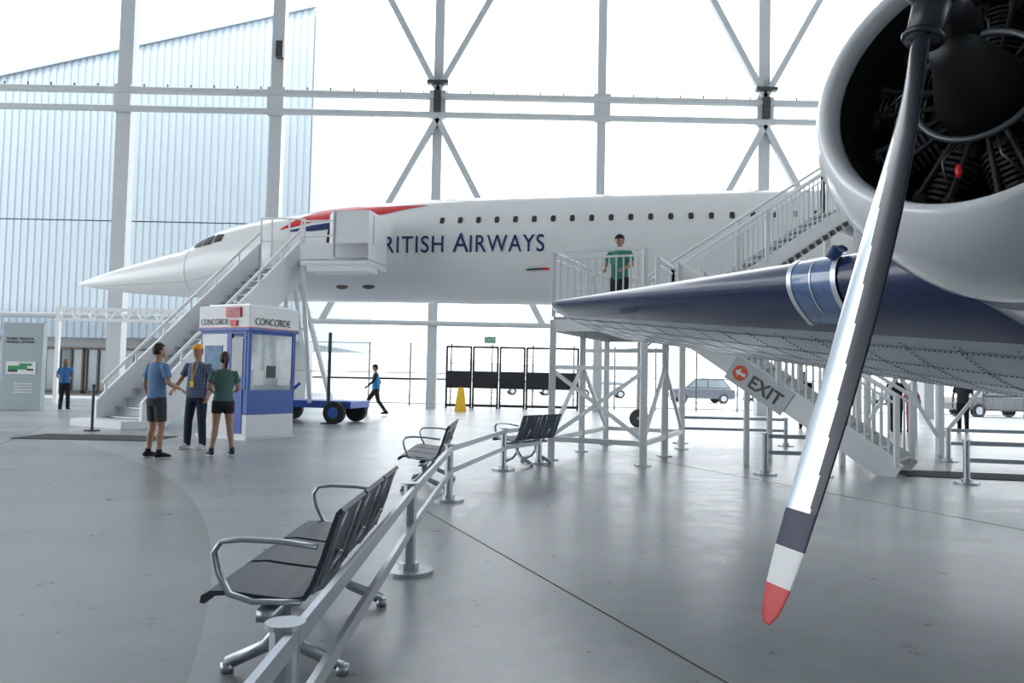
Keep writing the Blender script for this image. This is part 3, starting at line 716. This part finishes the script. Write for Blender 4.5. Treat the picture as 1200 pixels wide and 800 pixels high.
def person(name,loc,face,H=1.75,skin=SK1,top=None,bottom=None,shoe=None,sleeve='short',legs='shorts',female=False,hair='short',hairm=HAIRD,
           aR=((.27,-.02,1.13),(.27,.07,.88)),aL=((-.27,-.02,1.13),(-.27,.07,.88)),kR=(.1,.02,.48),fR=(.1,0,.08),kL=(-.1,.02,.48),fL=(-.1,0,.08),
           yaw=0,tilt=0,cap=None,vox=.014,vest=None,lanyard=False,lean=0,fat=1,bag=None):
    k=H/1.75; dx,dy=face
    e=empty(name,M=Matrix.Translation(V(loc))@Matrix.Rotation(math.atan2(-dx,dy),4,'Z')@Matrix.Scale(k,4))
    sh=.165 if female else .19
    def ln(p): p=V(p); return V((p.x,p.y+lean*max(0,p.z-.95),p.z))
    hR=V((.09,0,.9));hL=V((-.09,0,.9)); sR=ln((sh,0,1.40));sL=ln((-sh,0,1.40))
    wst=.125 if female else .15*fat
    b=MB()
    b.tube([ln((0,0,z)) for z in(.84,.95,1.08,1.25,1.38,1.44,1.48)],[(.14,.1),(.155,.11),(wst-.01,.095*fat),(.15,.105),(.165,.09),(.1,.075),(.055,.055)],n=16)
    b.tube([ln((0,0,1.42)),ln((0,.005,1.5)),ln((0,.015,1.57))],[.062,.056,.056],n=12)
    for (el,wr),s_ in((aR,sR),(aL,sL)):
        el=V(el);wr=V(wr); m1=s_.lerp(el,.4); m2=el.lerp(wr,.3)
        b.tube([s_,m1,el,m2,wr.lerp(el,.1),wr],[.05,.047,.038,.041,.029,.026],n=12)
    for kn,ft,hp_ in((kR,fR,hR),(kL,fL,hL)):
        kn=V(kn);ft=V(ft); m1=hp_.lerp(kn,.4); m2=kn.lerp(ft,.3)+V((0,-.012,0))
        b.tube([hp_,m1,kn,m2,kn.lerp(ft,.75),ft],[.085,.078,.055,.056,.04,.036],n=12)
    b.make('body',skin,e,world=False,remesh=vox)
    t=MB()
    t.tube([ln((0,0,z)) for z in(.86,.95,1.08,1.25,1.36,1.425,1.465)],[(.17*(fat if not female else .98),.125*fat),(.17*fat,.125*fat),(wst+.018,.112*fat),(.172,.124*(1+.5*(fat-1))),(.178 if not female else .165,.108),(.125,.088),(.07,.066)],n=20)
    for (el,wr),s_ in((aR,sR),(aL,sL)):
        el=V(el);wr=V(wr); c0=s_.lerp(V((0,s_.y,1.38)),.35)
        if sleeve=='short': t.tube([c0,s_,s_.lerp(el,.35),s_.lerp(el,.68)],[.06,.064,.062,.064],n=12)
        else: t.tube([c0,s_,s_.lerp(el,.5),el,el.lerp(wr,.5),el.lerp(wr,.95)],[.06,.062,.056,.05,.046,.037],n=12)
    t.make('shirt',top,e,world=False,remesh=vox)
    if vest:
        q=MB(); q.tube([ln((0,0,z)) for z in(.9,1.0,1.1,1.25,1.35,1.42)],[(.185,.14),(.182,.138),(.175,.13),(.188,.138),(.175,.122),(.12,.1)],n=20); q.make('vest',vest,e,world=False,remesh=vox)
    q=MB(); q.tube([(0,0,.99),(0,0,.93),(0,-.005,.86),(0,0,.80)],[(.152*fat,.112*fat),(.165,.122),(.178,.13),(.165,.11)],n=20)
    for kn,ft,hp_ in((kR,fR,hR),(kL,fL,hL)):
        kn=V(kn);ft=V(ft)
        if legs=='shorts':
            en=.45 if female else .82
            q.tube([hp_+V((0,0,.02)),hp_.lerp(kn,.3),hp_.lerp(kn,en)],[.095,.094,.09 if female else .085],n=14)
        else: q.tube([hp_+V((0,0,.02)),hp_.lerp(kn,.4),kn,kn.lerp(ft,.5),ft+V((0,0,-.02))],[.096,.09,.07,.066,.058],n=14)
    q.make('shorts' if legs=='shorts' else 'trousers',bottom,e,world=False,remesh=vox)
    q=MB(); so_=MB()
    for ft in(fR,fL):
        x,y,z=ft; ox=.015 if x>0 else -.015; z0=z-.08
        q.tube([(x,y-.07,z0+.045),(x,y-.03,z0+.06),(x+ox*.3,y+.06,z0+.05),(x+ox,y+.13,z0+.038),(x+ox,y+.185,z0+.028)],[(.03,.035),(.04,.052),(.042,.045),(.045,.034),(.028,.02)],n=12)
        so_.tube([(x,y-.08,z0+.012),(x,y,z0+.012),(x+ox,y+.12,z0+.012),(x+ox,y+.2,z0+.012)],[(.03,.012),(.04,.012),(.048,.012),(.025,.012)],n=12)
        q.tube([(x,y,z+.06),(x,y-.005,z)],[.042,.045],n=12)
    q.make('shoes',shoe,e,world=False,smooth=True); so_.make('soles',EYEW,e,world=False,smooth=True)
    q=MB()
    for (el,wr),sd in((aR,1),(aL,-1)):
        el=V(el);wr=V(wr); d_=wr-el; nr=V((-sd,.2,0)) if abs(d_.normalized().z)>.6 else V((-sd*.3,0,-1))
        s_=d_.normalized().cross(nr); fl=1 if s_.dot(V((0,1,.3)))>0 else -1
        hand(q,wr,d_,nr,side=fl)
    q.make('hands',skin,e,world=False,smooth=True)
    HM=Matrix.Translation(ln((0,.022,1.635)))@Matrix.Rotation(yaw,4,'Z')@Matrix.Rotation(tilt,4,'X')
    def put(mb_,nm,m_):
        mb_.v=[tuple(HM@V(p)) for p in mb_.v]; mb_.make(nm,m_,e,world=False,smooth=True)
    def hf(u,p):
        x,y,z=p
        if u.z<0: x*=1-.28*u.z*u.z; 
        if u.z<-.3 and u.y>0: y*=1.0+.06*(-u.z)
        if u.y>.5 and abs(u.z)<.35: y*=.985
        return V((x,y,z))
    q=MB(); q.sph((0,0,0),(.074,.094,.116),24,18,fn=hf); q.sph((0,.094,-.012),(.012,.018,.02),10,8); q.tube([(0,.088,.025),(0,.1,-.008)],[.007,.01],n=8)
    for s_ in(-1,1): q.sph((s_*.075,-.008,-.005),(.009,.02,.03),8,8)
    q.sph((0,.075,-.09),(.026,.02,.02),10,8)
    put(q,'head',skin)
    q=MB(); r_=MB(); 
    for s_ in(-1,1): q.sph((s_*.03,.082,.008),(.014,.009,.008),8,6); r_.sph((s_*.03,.089,.008),(.006,.005,.006),8,6); r_.tube([(s_*.016,.092,.03),(s_*.045,.082,.032)],.004,n=6)
    put(q,'eyes',EYEW); put(r_,'pupils_and_brows',EYED)
    q=MB(); q.sph((0,.088,-.052),(.024,.008,.006),10,6); put(q,'mouth',LIP)
    q=MB()
    q.sph((0,-.008,.012),(.083,.101,.117),28,20,drop=lambda u:(u.y>.30 and u.z<.45) or (u.z<-.1 and u.y>-.05) or u.z<(-.75 if hair!='short' else -.55))
    if hair=='pony': q.sph((0,-.115,.03),(.028,.03,.028),12,8); q.tube([(0,-.12,.03),(0,-.15,-.01),(0,-.145,-.08),(0,-.12,-.15),(0,-.115,-.18)],[.02,.03,.028,.02,.006],n=10)
    if hair=='long': q.tube([(0,-.05,.06),(0,-.06,-.03),(0,-.055,-.12),(0,-.05,-.17)],[(.078,.06),(.086,.062),(.083,.055),(.07,.035)],n=16)
    put(q,'hair',hairm)
    if cap:
        q=MB(); q.sph((0,-.002,.04),(.09,.106,.09),24,14,drop=lambda u:u.z<-.05)
        q.prism([(-.07,.07),(-.06,.13),(-.03,.165),(.03,.165),(.06,.13),(.07,.07)],.036,.044); q.sph((0,0,.13),.008,8,6)
        put(q,'cap',cap)
    if lanyard:
        q=MB(); q.tube([ln((.05,.08,1.44)),ln((.02,.135,1.25)),ln((0,.15,1.14))],.006,n=6); q.tube([ln((-.05,.08,1.44)),ln((-.02,.135,1.25)),ln((0,.15,1.14))],.006,n=6); q.box(ln((0,.155,1.09)),(.07,.006,.1)); q.make('lanyard',YEL,e,world=False)
    return e
def cloth(name,c): return mat(name,c,.85,0,.12,25,bump=.15)
POLO=cloth('light_blue_cloth',(.13,.24,.42)); GSH=cloth('charcoal_cloth',(.045,.05,.06)); NV=cloth('navy_cloth',(.015,.02,.05)); TEAL=cloth('teal_cloth',(.07,.15,.135)); BLK=cloth('black_cloth',(.012,.012,.015))
GRN=cloth('green_cloth',(.04,.22,.15)); CB=cloth('cobalt_cloth',(.06,.18,.45)); PINK=cloth('pink_cloth',(.6,.1,.25)); ORC=cloth('orange_cloth',(.85,.35,.03)); VB=cloth('vest_blue',(.04,.25,.55)); WHT=cloth('white_shoe',(.6,.6,.6))
def plaid():
    m=mat('plaid_cloth',(.1,.12,.25),.85); nt=m.node_tree; b=nt.nodes['Principled BSDF']; tc=nt.nodes.new('ShaderNodeTexCoord'); sp=nt.nodes.new('ShaderNodeSeparateXYZ'); nt.links.new(tc.outputs['Object'],sp.inputs[0])
    outs=[]
    for ax in('X','Z'):
        mu=nt.nodes.new('ShaderNodeMath'); mu.operation='MULTIPLY'; mu.inputs[1].default_value=30; nt.links.new(sp.outputs[ax],mu.inputs[0])
        fr_=nt.nodes.new('ShaderNodeMath'); fr_.operation='FRACT'; nt.links.new(mu.outputs[0],fr_.inputs[0])
        l=nt.nodes.new('ShaderNodeMath'); l.operation='LESS_THAN'; l.inputs[1].default_value=.3; nt.links.new(fr_.outputs[0],l.inputs[0]); outs.append(l)
    ad=nt.nodes.new('ShaderNodeMath'); ad.operation='ADD'; nt.links.new(outs[0].outputs[0],ad.inputs[0]); nt.links.new(outs[1].outputs[0],ad.inputs[1])
    hf_=nt.nodes.new('ShaderNodeMath'); hf_.operation='MULTIPLY'; hf_.inputs[1].default_value=.5; nt.links.new(ad.outputs[0],hf_.inputs[0])
    r=nt.nodes.new('ShaderNodeValToRGB'); r.color_ramp.elements[0].color=(.04,.055,.13,1); r.color_ramp.elements[1].color=(.28,.32,.42,1); nt.links.new(hf_.outputs[0],r.inputs[0]); nt.links.new(r.outputs[0],b.inputs['Base Color'])
    return m
person('man_in_blue_polo',(-5.5,12.4,0),(.55,.83),1.78,top=POLO,bottom=GSH,shoe=BLK,aR=((.27,.02,1.14),(.2,.25,1.06)),aL=((-.28,-.03,1.13),(-.27,.06,.88)),kR=(.1,.03,.48),fR=(.12,0,.08),kL=(-.1,.02,.48),fL=(-.13,-.02,.08),yaw=-.2)
person('man_in_plaid_shirt',(-5.5,14.0,0),(-.25,-.97),1.82,top=plaid(),bottom=NV,shoe=WHT,legs='long',cap=ORC,lanyard=True,fat=1.15,aR=((.33,.0,1.15),(.30,.22,1.0)),aL=((-.3,-.04,1.13),(-.28,.08,.9)),kR=(.13,.03,.48),fR=(.16,0,.08),kL=(-.12,.02,.48),fL=(-.14,0,.08),yaw=.15,hairm=HAIRG)
person('woman_in_teal_shirt',(-4.66,12.95,0),(-.55,.83),1.68,top=TEAL,bottom=BLK,shoe=GSH,female=True,hair='pony',aR=((.24,-.03,1.14),(.2,.2,1.07)),aL=((-.25,-.02,1.14),(-.12,.2,1.08)),kR=(.12,.02,.48),fR=(.17,0,.08),kL=(-.11,.02,.48),fL=(-.16,.02,.08))
person('woman_in_blue_top',(-14.7,26.3,0),(-.2,.98),1.70,top=CB,bottom=BLK,shoe=BLK,legs='long',female=True,hair='long',hairm=HAIRG,vox=.022,aR=((.25,.0,1.14),(.15,.2,1.1)),aL=((-.27,0,1.14),(-.2,.2,1.05)),fR=(.1,.05,.08),fL=(-.1,-.08,.08))
person('walking_guard',(-4.6,27.2,0),(-.97,-.2),1.72,top=BLK,bottom=BLK,shoe=BLK,legs='long',sleeve='long',vest=VB,cap=BLK,vox=.022,aR=((.25,-.14,1.15),(.26,-.08,.92)),aL=((-.25,.12,1.16),(-.22,.3,1.0)),kR=(.09,.25,.52),fR=(.09,.34,.09),kL=(-.09,-.08,.5),fL=(-.09,-.36,.12),lean=.04)
person('visitor_in_green_polo',(2.05,15.3,F),(-.45,-.89),1.76,top=GRN,bottom=BLK,shoe=BLK,legs='long',cap=BLK,vox=.018,skin=SK1,aR=((.27,.06,1.15),(.2,.28,1.06)),aL=((-.27,.06,1.15),(-.18,.28,1.06)))
person('child_in_pink',(11.95,23.8,0),(-.5,-.8),1.45,top=PINK,bottom=PINK,shoe=BLK,legs='long',female=True,hair='long',vox=.025)
person('visitor_in_black',(11.2,23.2,0),(.5,.8),1.75,top=BLK,bottom=BLK,shoe=BLK,legs='long',vox=.025)
person('visitor_in_black',(8.9,24.2,0),(-.3,-.9),1.72,top=BLK,bottom=NV,shoe=BLK,legs='long',vox=.025)
person('visitor_in_grey',(13.6,24.0,0),(-.6,-.7),1.72,top=GSH,bottom=BLK,shoe=BLK,legs='long',vox=.025)

ws=empty('wet_floor_sign',(-2.0,31.5,0)); mb=MB()
for sg_ in(-1,1):
    mb.add([(-2.2,31.5+sg_*.22,0),(-1.75,31.5+sg_*.22,0),(-1.86,31.5+sg_*.02,.95),(-2.09,31.5+sg_*.02,.95),(-2.2,31.5+sg_*.26,0),(-1.75,31.5+sg_*.26,0),(-1.86,31.5+sg_*.05,.95),(-2.09,31.5+sg_*.05,.95)],[(0,1,2,3),(4,7,6,5),(0,4,5,1),(2,6,7,3),(1,5,6,2),(0,3,7,4)])
mb.make('a_frame',YEL,ws)

def car(name,loc,rz,c,suv=True):
    e=empty(name,loc,rz); m=mat('car_paint',c,.25,.4,.05,3,coat=.6); H_=1.75 if suv else 1.45
    XZ=Matrix(((1,0,0,0),(0,0,1,0),(0,1,0,0),(0,0,0,1)))
    MB().prism([(-2.3,.35),(-2.35,.7),(-2.25,1.0),(-.9+ -.3,1.05),(1.9,1.08),(2.3,.95),(2.35,.5),(2.25,.3)],-.92,.92,M=XZ).make('body',m,e,world=False,bevel=.1)
    MB().prism([(-1.35,1.0),(-.55,H_-.08),(0,H_),(1.5,H_-.03),(2.15,1.0)],-.78,.78,M=XZ).make('cabin',m,e,world=False,bevel=.1)
    q=MB()
    for s_ in(-1,1): 
        q.prism([(-1.05,1.1),(-.5,H_-.17),(.3,H_-.13),(.3,1.1)],s_*.785-.01,s_*.785+.01,M=XZ); q.prism([(.4,1.1),(.4,H_-.13),(1.4,H_-.15),(1.85,1.1)],s_*.785-.01,s_*.785+.01,M=XZ)
    q.make('windows',GLASS,e,world=False)
    q=MB()
    for x in(-1.45,1.45):
        for y in(-.82,.82): q.cyl((x,y-.12,.34),(x,y+.12,.34),.34,20)
    q.make('wheels',RUB,e,world=False); q=MB()
    for x in(-1.45,1.45):
        for y in(-.95,.95): q.cyl((x,y-.01,.34),(x,y+.01,.34),.2,12)
    q.make('wheel_rims',ALUR,e,world=False)
    q=MB()
    for y in(-.7,.7): q.sph((-2.33,y,.75),(.06,.18,.09)); q.sph((2.33,y,.8),(.05,.15,.1))
    q.make('lights',EYEW,e,world=False,smooth=True)
car('parked_suv',(13.2,56,-.11),.1,(.10,.11,.14)); car('parked_suv',(24.5,40.5,-.11),.1,(.12,.13,.14))
car('parked_car',(7.5,66,-.11),0,(.5,.51,.53),False); car('parked_car',(19.5,60,-.11),.1,(.45,.45,.46),False); car('parked_car',(30,62,-.11),0,(.2,.2,.21)); car('parked_car',(1.5,70,-.11),.1,(.5,.51,.53),False)
